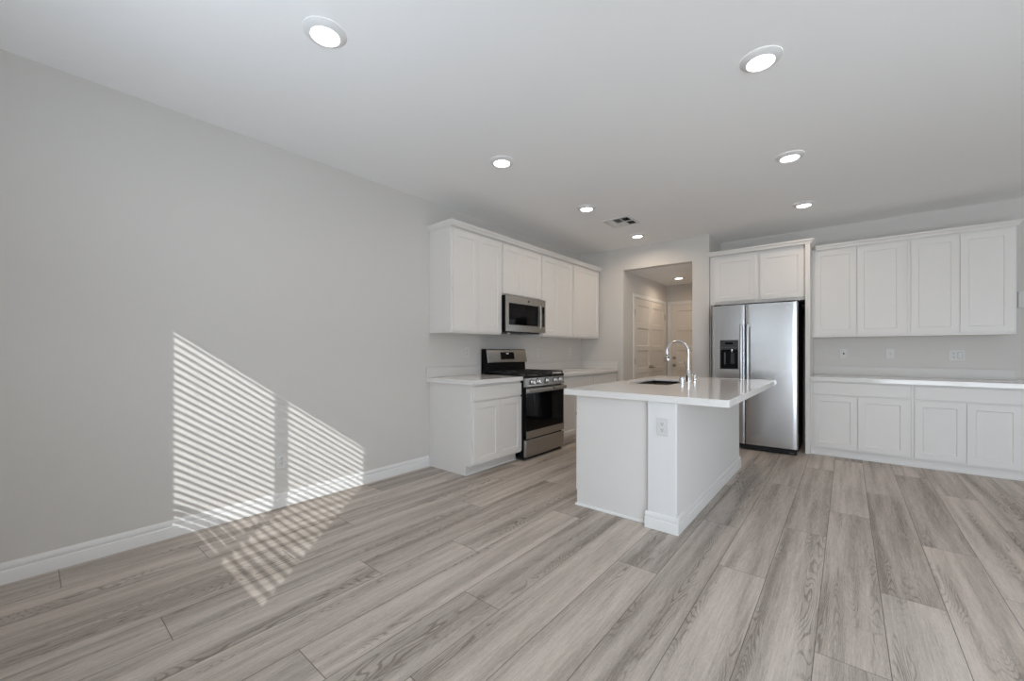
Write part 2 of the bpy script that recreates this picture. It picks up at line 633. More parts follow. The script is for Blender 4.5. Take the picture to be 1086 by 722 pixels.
def blind(x0, x1, label, tilts, group='white blinds on the rear windows'):
    t = thing('window_blind', label, 'blind', ((x0 + x1) / 2, RY + .045, 0.77), group)
    y = RY + .045
    sl = MB()
    pitch = 0.0475
    for k, a in enumerate(tilts):
        z = 0.8185 + k * pitch
        ca, sa = math.cos(a), math.sin(a)
        pts = []
        for w_, h_ in ((-.025, -.0013), (-.012, .0012), (.0, .0020), (.012, .0012), (.025, -.0013)):
            pts.append((y + w_ * ca - h_ * sa * -1 * 0, z - w_ * sa + h_))
        poly = pts + [(p, q - .0022) for p, q in reversed(pts)]
        sl.prism(poly, x0, x1, 0)
    obj('slats', sl, 'blind', t)
    top = 0.8185 + len(tilts) * pitch
    obj('head_rail', MB().box(x0, x1, y - .03, y + .03, top - .008, top + .045), 'blind', t, bevel=.003)
    obj('bottom_rail', MB().box(x0, x1, y - .025, y + .025, .772, .788), 'blind', t, bevel=.003)
    for xx in (x0 + .10, x1 - .10):
        obj('ladder_cord', MB().tube([(xx, y + .027, .785), (xx, y + .027, top)], .0012, 6), 'blind', t)
    return t


OPEN, SHUT = R(19), R(-62)
nsl = 30
blind(-2.262, -1.551, 'white slatted blind over the window pane nearest the left wall', [R(-2) if k < 5 else OPEN for k in range(nsl)])
blind(-1.546, -0.72, 'white slatted blind over the second window pane from the left wall', [OPEN] * nsl)


# ------------------------------------------------------------------ electrical plates
def plate(loc, nrm, label, kind='duplex', group=None, w_=.075, h_=.117):
    """loc = centre on the wall; nrm one of '+x','-y'"""
    if nrm == '+x':
        T = lambda u, v, z: (loc[0] + v, loc[1] + u, loc[2] + z)
    else:
        T = lambda u, v, z: (loc[0] + u, loc[1] - v, loc[2] + z)
    names = {'duplex': ('outlet', 'electrical outlet'), 'switch': ('light_switch', 'light switch'),
             'jack': ('wall_jack', 'wall socket'), 'double': ('outlet_and_switch', 'electrical outlet'),
             'blank': ('wall_jack', 'wall socket')}[kind]
    t = thing(names[0], label, names[1], loc, group)
    gangs = [-.023, .023] if kind == 'double' else [0]
    obj('cover_plate', MB(T).box(-w_ / 2, w_ / 2, .0006, .006, -h_ / 2, h_ / 2), 'plate', t, bevel=.002)
    for gi, gx in enumerate(gangs):
        k = kind if kind != 'double' else ('duplex', 'switch')[gi]
        if k == 'duplex':
            for zz in (-.0195, .0195):
                obj('socket_face', MB(T).lathe([(.0165, 0), (.0165, .003), (.015, .0042), (0, .0042)], (gx, .0055, zz), 'y', 20), 'plate', t)
                s = MB(T)
                s.box(gx - .0075, gx - .0050, .0085, .0102, zz - .001, zz + .009)
                s.box(gx + .0050, gx + .0075, .0085, .0102, zz - .001, zz + .008)
                s.lathe([(.0032, 0), (.0032, .0015), (0, .0015)], (gx, .0088, zz - .0075), 'y', 12)
                obj('slots', s, 'slot', t, smooth=False)
        elif k == 'switch':
            obj('rocker', MB(T).hexa([(gx - .016, .005, -.033), (gx + .016, .005, -.033), (gx + .016, .005, .033), (gx - .016, .005, .033)],
                                     [(gx - .016, .0075, -.033), (gx + .016, .0075, -.033), (gx + .016, .011, .033), (gx - .016, .011, .033)]), 'plate', t, bevel=.001)
            obj('rocker_gap', MB(T).box(gx - .0175, gx + .0175, .0055, .0066, -.0345, .0345), 'slot', t, smooth=False)
        elif k == 'jack':
            obj('insert', MB(T).box(-.017, .017, .0055, .0085, -.034, .034), 'plate', t, bevel=.001)
            obj('jack_port', MB(T).box(-.0075, .0075, .008, .0098, -.012, .008), 'slot', t, smooth=False)
        else:
            obj('jack_port', MB(T).lathe([(.0055, 0), (.0055, .006), (.003, .006), (0, .004)], (0, .0055, 0), 'y', 14), 'nickel', t)
    return t


plate((LX, 1.267, .352), '+x', 'white electrical outlet low on the left wall between the two sunlit patches')
plate((LX, 3.227, 1.172), '+x', 'white electrical outlet on the backsplash wall left of the range', 'duplex')
plate((LX, 4.60, 1.165), '+x', 'white electrical outlet on the wall just right of the range', 'duplex')
plate((LX, 5.46, 1.172), '+x', 'white electrical outlet on the left wall nearest the far corner', 'duplex')
plate((-.030, FY, 1.157), '-y', 'white wall socket with a dark port beside the refrigerator panel', 'jack')
plate((.390, FY, 1.157), '-y', 'white blank-looking wall socket with one small pin in the middle of the right wall', 'blank')
plate((.917, FY, 1.142), '-y', 'wide white double plate with outlet and rocker switch above right countertop', 'double', w_=.121, h_=.117)


# ------------------------------------------------------------------ cabinets
def frame_left(x0, y0):      # front faces +X, width along Y
    return lambda u, v, z: (x0 + v, y0 + u, z)


def frame_back(x0, y0):      # front faces -Y, width along X
    return lambda u, v, z: (x0 + u, y0 - v, z)


def shaker(T, u0, u1, z0, z1, v0, parent, name='door', fr=.060, th=.019):
    return obj(name, MB(T).panel(u0, u1, z0, z1, v0, v0 + th, [(u0 + fr, u1 - fr, z0 + fr, z1 - fr)], .008, .004), 'cabinet', parent, bevel=.0012)


def slab(T, u0, u1, z0, z1, v0, parent, name='drawer', th=.019):
    return obj(name, MB(T).box(u0, u1, v0, v0 + th, z0, z1), 'cabinet', parent, bevel=.002)


def base_cabinet(T, w_, depth, label, doors, drawers, ztop=.868, toe_in=.07, toe_h=.095, side_to_floor=True, z_door=(.112, .698), z_drawer=(.714, .844), cover=(None,), shoe=True):
    t = thing('base_cabinet', label, 'cabinet', T(w_ / 2, depth / 2, 0), 'white base cabinets')
    b = MB(T)
    b.box(0, w_, .003, depth, toe_h, ztop)
    obj('carcass', b, 'cabinet', t, bevel=.001)
    k = MB(T)
    k.box(0, w_, .003, depth - toe_in, 0.0, toe_h - .0005)
    obj('toe_kick', k, 'cabinet', t)
    if shoe:
        s = MB(T)
        s.prism([(depth - toe_in, .001), (depth - toe_in + .012, .001), (depth - toe_in + .011, .008), (depth - toe_in + .006, .014), (depth - toe_in, .016)], 0, w_, 0)
        obj('shoe_moulding', s, 'toe', t)
    for u0, u1 in drawers:
        slab(T, u0, u1, z_drawer[0], z_drawer[1], depth + .0005, t)
    for u0, u1 in doors:
        shaker(T, u0, u1, z_door[0], z_door[1], depth + .0005, t)
    return t


def wall_cabinet(T, w_, depth, z0, z1, label, doors, z_door):
    t = thing('wall_cabinet', label, 'cabinet', T(w_ / 2, depth / 2, z0), 'white wall cabinets')
    b = MB(T)
    b.box(0, w_, .003, depth, z0, z1)
    obj('carcass', b, 'cabinet', t, bevel=.001)
    for u0, u1 in doors:
        shaker(T, u0, u1, z_door[0], z_door[1], depth + .0005, t)
    return t


Y0 = 2.694      # left end of the left cabinet run
BD = .61
TL = frame_left(LX, Y0)
base_cabinet(TL, .756, BD, 'white base cabinet with one drawer and two doors left of the range', [(.028, .396), (.399, .750)], [(.028, .750)])
TL2 = frame_left(LX, 4.213)
base_cabinet(TL2, .826, BD, 'white base cabinet just right of the range with its doors mostly behind the island', [(.035, .413), (.416, .806)], [(.035, .806)])
TL3 = frame_left(LX, 5.040)
base_cabinet(TL3, .777, BD, 'white base cabinet in the far left corner behind the island top', [(.028, .385), (.388, .750)], [(.028, .750)])
# countertops of the left run
t = thing('countertop', 'white quartz countertop piece left of the range', 'countertop', (LX + .32, 3.07, .87))
obj('slab', MB().box(LX + .002, LX + .648, 2.656, 3.449, .8695, .914), 'quartz', t, bevel=.002)
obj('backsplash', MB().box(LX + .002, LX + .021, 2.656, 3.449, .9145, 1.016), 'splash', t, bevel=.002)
t = thing('countertop', 'long white quartz countertop piece right of the range running into the corner', 'countertop', (LX + .32, 5.0, .87))
obj('slab', MB().box(LX + .002, LX + .648, 4.212, 5.817, .8695, .914), 'quartz', t, bevel=.002)
b = MB()
b.box(LX + .002, LX + .021, 4.212, 5.817, .9145, 1.016)
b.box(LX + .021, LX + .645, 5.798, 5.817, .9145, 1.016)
obj('backsplash', b, 'splash', t, bevel=.002)

UD = .33
UZ0, UZ1 = 1.372, 2.43
ZD = (1.392, 2.400)
wall_cabinet(frame_left(LX, Y0), .756, UD, UZ0, UZ1, 'tall white two-door wall cabinet at the left end, beside the microwave', [(.022, .375), (.378, .744)], ZD)
wall_cabinet(frame_left(LX, 3.452), .758, UD, 1.822, UZ1, 'short white two-door wall cabinet over the microwave', [(.016, .373), (.376, .748)], (1.840, 2.398))
wall_cabinet(frame_left(LX, 4.212), .766, UD, UZ0, UZ1, 'tall white two-door wall cabinet right of the microwave', [(.022, .398), (.401, .755)], ZD)
wall_cabinet(frame_left(LX, 4.980), .812, UD, UZ0, UZ1, 'white single-door wall cabinet nearest the far corner of the left wall', [(.028, .770)], ZD)


CROWN = [(.000, 2.425), (.010, 2.425), (.012, 2.437), (.030, 2.462), (.034, 2.464), (.034, 2.478), (.0, 2.478)]


def crown_run(name, label, pts):
    """profile swept along an open polyline on the plan, outward normal to the right-hand side of travel; mitred"""
    P = [Vector((x, y)) for x, y in pts]
    nr = []
    for i in range(len(P) - 1):
        d = (P[i + 1] - P[i]).normalized()
        nr.append(Vector((d.y, -d.x)))
    mb_ = MB()
    rings = []
    for i in range(len(P)):
        if i == 0:
            m_ = nr[0]
        elif i == len(P) - 1:
            m_ = nr[-1]
        else:
            m_ = (nr[i - 1] + nr[i])
            m_ = m_ / m_.dot(nr[i])
        rings.append([(P[i].x + m_.x * d, P[i].y + m_.y * d, z) for d, z in CROWN])
    k = len(CROWN)
    pts_ = [p for r_ in rings for p in r_]
    fs = []
    for i in range(len(P) - 1):
        for j in range(k):
            q = (j + 1) % k
            fs.append((i * k + j, i * k + q, (i + 1) * k + q, (i + 1) * k + j))
    fs.append(tuple(range(k)))
    fs.append(tuple((len(P) - 1) * k + j for j in range(k)))
    mb_.add(pts_, fs)
    return tag(obj(name, mb_, 'cabinet'), label, 'crown moulding')


g = .0008
crown_run('crown_molding', 'white crown moulding along the top of the left wall cabinets',
          [(LX + .003, Y0 - g), (LX + UD + .02, Y0 - g), (LX + UD + .02, 5.800)])

# ---- right bank and refrigerator enclosure (front faces -Y)
FD = FY - 5.790          # depth of enclosure and base cabinets
EX0, EX1 = -1.406, -.327
TB = frame_back(EX0, FY)
t = thing('wall_cabinet', 'deep white two-door cabinet over the refrigerator', 'cabinet', (-.88, 6.1, 1.80), 'white wall cabinets')
DEP = FY - 5.85
obj('carcass', MB(TB).box(.001, 1.032, .003, DEP, 1.79, 2.432), 'cabinet', t, bevel=.001)
shaker(TB, .062, .522, 1.828, 2.392, DEP + .0005, t)
shaker(TB, .573, 1.020, 1.824, 2.386, DEP + .0005, t)
TP = frame_back(-.372, FY)
tag(obj('refrigerator_side_panel', MB(TP).box(0, .045, .003, FY - 5.785, 0, 2.434), 'cabinet', bevel=.0015),
    'tall white panel between the refrigerator and the right cabinets', 'cabinet panel')
tag(obj('refrigerator_side_panel', MB(TB).box(0.002, .018, .003, FY - 5.835, 0, 1.7885), 'cabinet', bevel=.0015),
    'narrow white panel between the refrigerator and the stub wall', 'cabinet panel')
crown_run('crown_molding', 'white crown moulding over the refrigerator cabinet', [(EX0 + .002, 5.783), (EX1 + .002, 5.783), (EX1 + .002, 6.07)])

UB = .33
UZ0r, UZ1r = 1.352, 2.402
ZDr = (1.378, 2.376)
TR = frame_back(-.3255, FY)
wall_cabinet(TR, .834, UB, UZ0r, UZ1r, 'white two-door wall cabinet beside the refrigerator panel', [(.022, .412), (.416, .806)], ZDr)
TR2 = frame_back(.5095, FY)
wall_cabinet(TR2, .752, UB, UZ0r, UZ1r, 'white two-door wall cabinet at the right end of the right bank', [(.022, .377), (.381, .733)], ZDr)
CROWN = [(d, z - .032) for d, z in CROWN]
crown_run('crown_molding', 'white crown moulding along the top of the right wall cabinets',
          [(-.290, FY - UB - .02), (.5095 + .752 + g, FY - UB - .02), (.5095 + .752 + g, FY - .003)])

kw = dict(ztop=.845, toe_in=.022, toe_h=.080, z_door=(.100, .682), z_drawer=(.698, .829))
FDb = FY - 5.815
base_cabinet(TR, .834, FDb, 'white base cabinet with two doors and a wide drawer beside the refrigerator panel', [(.026, .415), (.419, .812)], [(.026, .812)], **kw)
base_cabinet(TR2, .742, FDb, 'white two-door base cabinet with a wide drawer at the right end of the right bank', [(.024, .378), (.382, .728)], [(.024, .728)], **kw)
t = thing('countertop', 'white quartz countertop on the right cabinets', 'countertop', (.5, 6.1, .85))
obj('slab', MB().box(-.3255, 1.335, 5.772, FY - .002, .8465, .892), 'quartz', t, bevel=.002)
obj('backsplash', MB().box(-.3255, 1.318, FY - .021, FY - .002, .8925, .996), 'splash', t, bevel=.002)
# ---- box on the wall at the right edge
t = thing('wall_box', 'small white rectangular box on the wall right of the wall cabinets', 'wall box', (1.40, FY, 1.71))
obj('housing', MB(frame_back(1.40, FY)).box(-.064, .064, .001, .028, 1.626, 1.793), 'plate', t, bevel=.004)
obj('front_grille', MB(frame_back(1.40, FY)).box(-.05, .05, .0282, .030, 1.645, 1.70), 'plate', t, bevel=.001)


# ------------------------------------------------------------------ refrigerator
def fridge():
    t = thing('refrigerator', 'stainless side-by-side refrigerator with a dispenser in its left door', 'refrigerator', (-.87, 5.95, 0))
    x0, x1, xs_ = -1.318, -.428, -.945
    yf = 5.552
    obj('body', MB().box(x0 + .012, x1 - .004, yf + .085, 6.36, .03, 1.742), 'fridge_side', t, bevel=.004)
    obj('base_grille', MB().box(x0 + .014, x1 - .006, yf + .022, yf + .0845, .012, .066), 'blackmatte', t, bevel=.003)

    def door(a, b, name, hole=None):
        m_ = MB()
        n = 14
        z0, z1 = .072, 1.748
        cx = (x0 + x1) / 2
        half = (x1 - x0) / 2

        def yy(x):
            base = yf + .018 * ((x - cx) / half) ** 2
            e = min(x - a, b - x)
            if e < .012:
                base += .012 - math.sqrt(max(0, .012 ** 2 - (.012 - e) ** 2))
            return base
        us = [a, a + .002, a + .005, a + .012] + [a + .012 + (b - a - .024) * i / n for i in range(1, n)] + [b - .012, b - .005, b - .002, b]
        if hole:
            us = sorted(us + [hole[0], hole[1]])
        zs = [z0] + ([hole[2], hole[3]] if hole else []) + [z1]
        for i in range(len(us) - 1):
            for j in range(len(zs) - 1):
                p, q, c, d = us[i], us[i + 1], zs[j], zs[j + 1]
                if hole and p >= hole[0] - 1e-6 and q <= hole[1] + 1e-6 and c >= hole[2] - 1e-6 and d <= hole[3] + 1e-6:
                    continue
                m_.add([(p, yy(p), c), (q, yy(q), c), (q, yy(q), d), (p, yy(p), d)], [(0, 1, 2, 3)])
        yb = yf + .080
        for p, q in zip(us[:-1], us[1:]):
            for z in (z0, z1):
                m_.add([(p, yy(p), z), (q, yy(q), z), (q, yb, z), (p, yb, z)], [(0, 1, 2, 3)])
        for x in (a, b):
            m_.add([(x, yy(x), z0), (x, yb, z0), (x, yb, z1), (x, yy(x), z1)], [(0, 1, 2, 3)])
        m_.add([(a, yb, z0), (b, yb, z0), (b, yb, z1), (a, yb, z1)], [(0, 1, 2, 3)])
        if hole:
            h0, h1, h2, h3 = hole
            for (p, q) in (((h0, h2), (h1, h2)), ((h1, h2), (h1, h3)), ((h1, h3), (h0, h3)), ((h0, h3), (h0, h2))):
                m_.add([(p[0], yy(p[0]), p[1]), (q[0], yy(q[0]), q[1]), (q[0], yf + .06, q[1]), (p[0], yf + .06, p[1])], [(0, 1, 2, 3)])
        return obj(name, m_, 'steel', t, weld=True), yy

    hole = (-1.222, -1.018, .965, 1.322)
    dl, yl = door(x0, xs_ - .003, 'left_door', hole)
    dr, yr = door(xs_ + .003, x1, 'right_door')
    # dispenser in the left door
    h0, h1, h2, h3 = hole
    yb = yl((h0 + h1) / 2)
    d = MB()
    d.box(h0 + .001, h1 - .001, yf + .052, yf + .058, h2 + .001, 1.205)
    d.box(h0 + .001, h0 + .008, yb + .002, yf + .052, h2 + .008, 1.205)
    d.box(h1 - .008, h1 - .001, yb + .002, yf + .052, h2 + .008, 1.205)
    d.box(h0 + .001, h1 - .001, yb - .002, yf + .058, h2 + .001, h2 + .010)
    obj('dispenser_recess', d, 'black', dl, smooth=False, weld=False)
    obj('dispenser_control', MB().box(h0 + .001, h1 - .001, yb - .003, yf + .056, 1.206, h3 - .001), 'darkgrey', dl, bevel=.004)
    obj('dispenser_display', MB().box(h0 + .06, h1 - .06, yb - .0045, yb - .0032, 1.268, 1.292), 'blackglass', dl)
    bt = MB()
    for i in range(6):
        xx = h0 + .026 + i * .030
        bt.box(xx - .009, xx + .009, yb - .0045, yb - .0032, 1.224, 1.236)
    obj('dispenser_buttons', bt, 'grey', dl, bevel=.001)
    obj('dispenser_spout', MB().lathe([(.016, 0), (.016, -.018), (.010, -.034), (0, -.034)], ((h0 + h1) / 2 + .03, yf + .024, 1.2055), 'z', 18), 'chrome', dl)
    obj('dispenser_paddle', MB().hexa([((h0 + h1) / 2 + .008, yf + .050, 1.03), ((h0 + h1) / 2 + .052, yf + .050, 1.03), ((h0 + h1) / 2 + .052, yf + .044, 1.03), ((h0 + h1) / 2 + .008, yf + .044, 1.03)],
                                      [((h0 + h1) / 2 + .012, yf + .046, 1.165), ((h0 + h1) / 2 + .048, yf + .046, 1.165), ((h0 + h1) / 2 + .048, yf + .040, 1.165), ((h0 + h1) / 2 + .012, yf + .040, 1.165)]), 'darkgrey', dl, bevel=.002)
    obj('dispenser_light_strip', MB().box(h0 + .04, h0 + .052, yf + .044, yf + .0515, 1.02, 1.17), 'grey', dl)
    # handles: long slightly bowed bars at the meeting edge
    for dd, hx, yfun in ((dl, xs_ - .034, yl), (dr, xs_ + .034, yr)):
        yh = yfun(hx)
        path = []
        for k in range(17):
            s = k / 16
            z = .74 + s * .77
            bow = .050 + .010 * math.sin(math.pi * s)
            path.append((hx, yh - bow, z))
        hb = MB()
        n = len(path)
        pts, fs = [], []
        prof = [(-.0155, .006), (-.0155, -.002), (-.010, -.009), (0, -.012), (.010, -.009), (.0155, -.002), (.0155, .006)]
        for p in path:
            for a_, b_ in prof:
                pts.append((p[0] + a_, p[1] + b_, p[2]))
        k = len(prof)
        for i in range(n - 1):
            for j in range(k):
                q = (j + 1) % k
                fs.append((i * k + j, i * k + q, (i + 1) * k + q, (i + 1) * k + j))
        fs.append(tuple(range(k)))
        fs.append(tuple((n - 1) * k + j for j in range(k)))
        hb.add(pts, fs)
        hb.box(hx - .0125, hx + .0125, yh - .046, yh + .0005, .745, .775)
        hb.box(hx - .0125, hx + .0125, yh - .046, yh + .0005, 1.475, 1.505)
        obj('handle', hb, 'handle', dd, weld=False)
    # badge, hinge covers, feet
    obj('badge', MB().lathe([(.013, 0), (.013, -.0025), (0, -.0025)], (-.517, yr(-.517) + .0005, 1.682), 'y', 24), 'chrome', dr)
    for xx in (x0 + .06, x1 - .06):
        obj('hinge_cover', MB().box(xx - .04, xx + .04, yf + .03, yf + .16, 1.7485, 1.7645), 'blackmatte', t, bevel=.004)
        obj('foot', MB().lathe([(.02, 0), (.02, .02), (.008, .02), (.008, .031)], (xx, yf + .11, 0), 'z', 16), 'blackmatte', t)
        obj('rear_foot', MB().lathe([(.02, 0), (.02, .02), (.008, .02), (.008, .031)], (xx, 6.30, 0), 'z', 16), 'blackmatte', t)
    obj('grille_cap', MB().box(x1 - .075, x1 - .035, yf + .017, yf + .0219, .018, .030), 'grey', t, bevel=.001)


fridge()


# ------------------------------------------------------------------ gas range
def gas_range():
    y0, y1 = 3.4535, 4.2085
    yc = (y0 + y1) / 2
    t = thing('gas_range', 'stainless and black gas range between the white base cabinets', 'range', (LX + .34, yc, 0))
    xb = LX + .012
    xf = -2.672           # front plane of doors is -2.655
    obj('body', MB().box(xb, xf - .02, y0, y1, .03, .893), 'black', t, bevel=.002)
    obj('kick_plate', MB().box(xf - .06, xf - .0205, y0 + .01, y1 - .01, .004, .034), 'blackmatte', t)
    for yy in (y0 + .05, y1 - .05):
        for xx in (xb + .06, xf - .08):
            obj('foot', MB().lathe([(.018, 0), (.018, .012), (.009, .012), (.009, .031)], (xx, yy, 0), 'z', 14), 'blackmatte', t)
    # cooktop with raised lip
    c = MB()
    c.box(xb, xf + .018, y0 - .0005, y1 + .0005, .8932, .916)
    ct = obj('cooktop', c, 'black', t, bevel=.004)
    # control panel, stainless, leaning back
    cp = MB()
    cp.prism([(xf - .019, .797), (xf + .020, .797), (xf + .014, .8928), (xf - .019, .8928)], y0, y1, 1)
    obj('control_panel', cp, 'steel_warm', t, bevel=.003)
    for yy in (y0 + .105, y0 + .215, yc + .01, y1 - .205, y1 - .095):
        k = MB()
        k.lathe([(.029, .0), (.029, .006), (.024, .010), (.0225, .012), (.0205, .034), (.018, .038), (0, .038)], (xf + .0165, yy, .845), 'x', 26)
        kb = obj('knob', k, 'chrome', t)
        obj('knob_grip', MB().box(xf + .050, xf + .0605, yy - .0045, yy + .0045, .828, .862), 'steel_warm', kb, bevel=.002)
        obj('knob_bezel', MB().lathe([(.035, 0), (.035, .003), (.031, .003)], (xf + .0155, yy, .845), 'x', 28), 'blackmatte', kb)
    # oven door
    dz0, dz1 = .236, .788
    fr = obj('oven_door', MB().box(xf - .0195, xf + .016, y0 + .004, y1 - .004, dz0, dz1), 'blackglass', t, bevel=.003)
    obj('door_bottom_strip', MB().box(xf + .0163, xf + .019, y0 + .004, y1 - .004, dz0 + .002, .318), 'steel_warm', fr, bevel=.001)
    obj('oven_window', MB().box(xf + .0163, xf + .0172, y0 + .13, y1 - .13, .40, .66), 'window_dark', fr)
    obj('door_top_strip', MB().box(xf + .0163, xf + .018, y0 + .004, y1 - .004, .728, dz1 - .001), 'steel_warm', fr, bevel=.001)
    hx = xf + .052
    hb = MB()
    hb.prism([(hx - .006, .742), (hx + .005, .744), (hx + .010, .756), (hx + .009, .770), (hx + .003, .780), (hx - .006, .780)], y0 + .012, y1 - .012, 1)
    for yy in (y0 + .03, y1 - .03):
        hb.box(xf + .0182, hx - .004, yy - .014, yy + .014, .748, .776)
    obj('door_handle', hb, 'steel_warm', fr, weld=False)
    obj('badge', MB().lathe([(.012, 0), (.012, .003), (0, .003)], (hx + .0085, yc + .09, .762), 'x', 24), 'darkgrey', fr)
    # storage drawer
    obj('storage_drawer', MB().box(xf - .0195, xf + .017, y0 + .004, y1 - .004, .040, .222), 'steel_warm', t, bevel=.004)
    # backguard
    bx = LX + .02
    bg = MB()
    bg.prism([(bx, .9165), (bx + .075, .9165), (bx + .066, 1.048), (bx, 1.048)], y0, y1, 1)
    bgo = obj('backguard', bg, 'black', t, bevel=.002)
    p = MB()
    p.prism([(bx, 1.046), (bx + .098, 1.046), (bx + .100, 1.052), (bx + .072, 1.200), (bx + .062, 1.208), (bx, 1.208)], y0 + .012, y1 - .001, 1)
    po = obj('backguard_panel', p, 'steel_warm', bgo, bevel=.003)
    e = MB()
    e.prism([(bx, 1.040), (bx + .092, 1.044), (bx + .068, 1.210), (bx, 1.210)], y0 - .0005, y0 + .0115, 1)
    obj('backguard_end_cap', e, 'black', bgo, bevel=.002)

    def onp(y, z, off):   # point on the slanted face
        s = (z - 1.052) / (1.200 - 1.052)
        return (bx + .100 - .028 * s + off, y, z)
    ya, yb_ = yc - .125, yc + .125
    dsp = MB()
    dsp.hexa([onp(ya, 1.085, .0002), onp(yb_, 1.085, .0002), onp(yb_, 1.172, .0002), onp(ya, 1.172, .0002)],
             [onp(ya, 1.085, .004), onp(yb_, 1.085, .004), onp(yb_, 1.172, .004), onp(ya, 1.172, .004)])
    do = obj('display', dsp, 'blackglass', po, bevel=.001)
    dg = MB()
    for q in (-.016, -.006, .006, .016):
        dg.hexa([onp(yc + q - .003, 1.150, .0042), onp(yc + q + .003, 1.150, .0042), onp(yc + q + .003, 1.162, .0042), onp(yc + q - .003, 1.162, .0042)],
                [onp(yc + q - .003, 1.150, .0046), onp(yc + q + .003, 1.150, .0046), onp(yc + q + .003, 1.162, .0046), onp(yc + q - .003, 1.162, .0046)])
    obj('clock_digits', dg, 'digits', do, smooth=False)
    # burners
    zc = .9162
    for bxp, byp, r in ((-3.08, y0 + .16, .040), (-2.82, y0 + .16, .048), (-2.95, yc, .052), (-3.08, y1 - .16, .036), (-2.82, y1 - .16, .044)):
        bo = obj('burner', MB().lathe([(r + .012, 0), (r + .012, .006), (r, .012), (r - .004, .014)], (bxp, byp, zc), 'z', 28), 'grey', t)
        obj('burner_cap', MB().lathe([(r - .002, .0), (r - .002, .006), (r - .008, .010), (0, .010)], (bxp, byp, zc + .0142), 'z', 28), 'iron', bo)
    # three cast iron grates
    gw = (y1 - y0 - .03) / 3
    gx0, gx1 = LX + .115, xf + .008
    for i in range(3):
        a = y0 + .012 + i * (gw + .003)
        b_ = a + gw
        m_ = MB()
        zt = .952
        hh, ww = .013, .0065
        for yy in (a + ww, b_ - ww):
            m_.box(gx0, gx1, yy - ww, yy + ww, zt - hh, zt)
        for xx in (gx0 + ww, gx1 - ww, (gx0 + gx1) / 2):
            m_.box(xx - ww, xx + ww, a, b_, zt - hh, zt)
        for cx in ((gx0 * 3 + gx1) / 4, (gx0 + gx1 * 3) / 4):
            m_.box(cx - ww, cx + ww, a, a + gw * .36, zt - hh, zt)
            m_.box(cx - ww, cx + ww, b_ - gw * .36, b_, zt - hh, zt)
            m_.box(cx - .11, cx - .035, (a + b_) / 2 - ww, (a + b_) / 2 + ww, zt - hh, zt)
            m_.box(cx + .035, cx + .11, (a + b_) / 2 - ww, (a + b_) / 2 + ww, zt - hh, zt)
        for xx in (gx0 + ww, gx1 - ww):
            for yy in (a + ww, b_ - ww):
                m_.box(xx - ww, xx + ww, yy - ww, yy + ww, .9163, zt)
        obj('grate', m_, 'iron', t, weld=False, bevel=.002)


gas_range()


# ------------------------------------------------------------------ microwave
def microwave():
    y0, y1 = 3.4545, 4.209
    z0, z1 = 1.412, 1.8205
    xb, xf = LX + .003, -2.945
    t = thing('microwave', 'stainless over-the-range microwave with black window and side', 'microwave', (LX + .2, (y0 + y1) / 2, z0))
    obj('body', MB().box(xb, xf - .0045, y0, y1, z0 + .004, z1), 'black', t, bevel=.002)
    obj('underside', MB().box(xb + .03, xf - .06, y0 + .02, y1 - .02, z0 - .012, z0 + .0035), 'darkgrey', t, bevel=.004)
    obj('cooktop_lamp', MB().lathe([(.020, 0), (.020, -.010), (.013, -.016), (0, -.016)], (xf - .10, y0 + .17, z0 - .0122), 'z', 18), 'plate', t)
    ydr = 4.116
    # door: stainless frame around a black window
    d = obj('door', MB(frame_left(0, 0)).panel(y0, ydr, z0, z1 - .0005, xf - .004, xf + .015, [(y0 + .040, 4.066, 1.486, 1.734)], .004, .002), 'steel_warm', t, bevel=.0015)
    obj('window_surround', MB().box(xf + .0112, xf + .0135, y0 + .043, 4.0635, 1.489, 1.731), 'blackglass', d)
    obj('window', MB().box(xf + .0136, xf + .0142, 3.545, 3.985, 1.512, 1.675), 'window_dark', d)
    h = MB()
    h.prism([(xf + .022, 4.070), (xf + .034, 4.068), (xf + .042, 4.078), (xf + .043, 4.092), (xf + .038, 4.106), (xf + .022, 4.108)], 1.470, 1.745, 2)
    h.box(xf + .0148, xf + .024, 4.076, 4.102, 1.480, 1.500)
    h.box(xf + .0148, xf + .024, 4.076, 4.102, 1.715, 1.735)
    obj('handle', h, 'steel_warm', d, weld=False)
    cpn = obj('control_panel', MB(frame_left(0, 0)).panel(ydr + .002, y1, z0, z1 - .0005, xf - .004, xf + .015, [(ydr + .006, y1 - .018, 1.486, 1.734)], .003, .0015), 'steel_warm', t, bevel=.0015)
    obj('keypad', MB().box(xf + .0122, xf + .0145, ydr + .0085, y1 - .0205, 1.489, 1.731), 'blackglass', cpn)
    ks = MB()
    for r_ in range(6):
        for c_ in range(2):
            ks.box(xf + .0146, xf + .0149, ydr + .016 + c_ * .028, ydr + .036 + c_ * .028, 1.505 + r_ * .026, 1.517 + r_ * .026)
    obj('keys', ks, 'darkgrey', cpn, smooth=False)
    obj('badge', MB().lathe([(.013, 0), (.013, .002), (0, .002)], (xf + .0151, 3.86, 1.775), 'x', 24), 'darkgrey', d)


microwave()


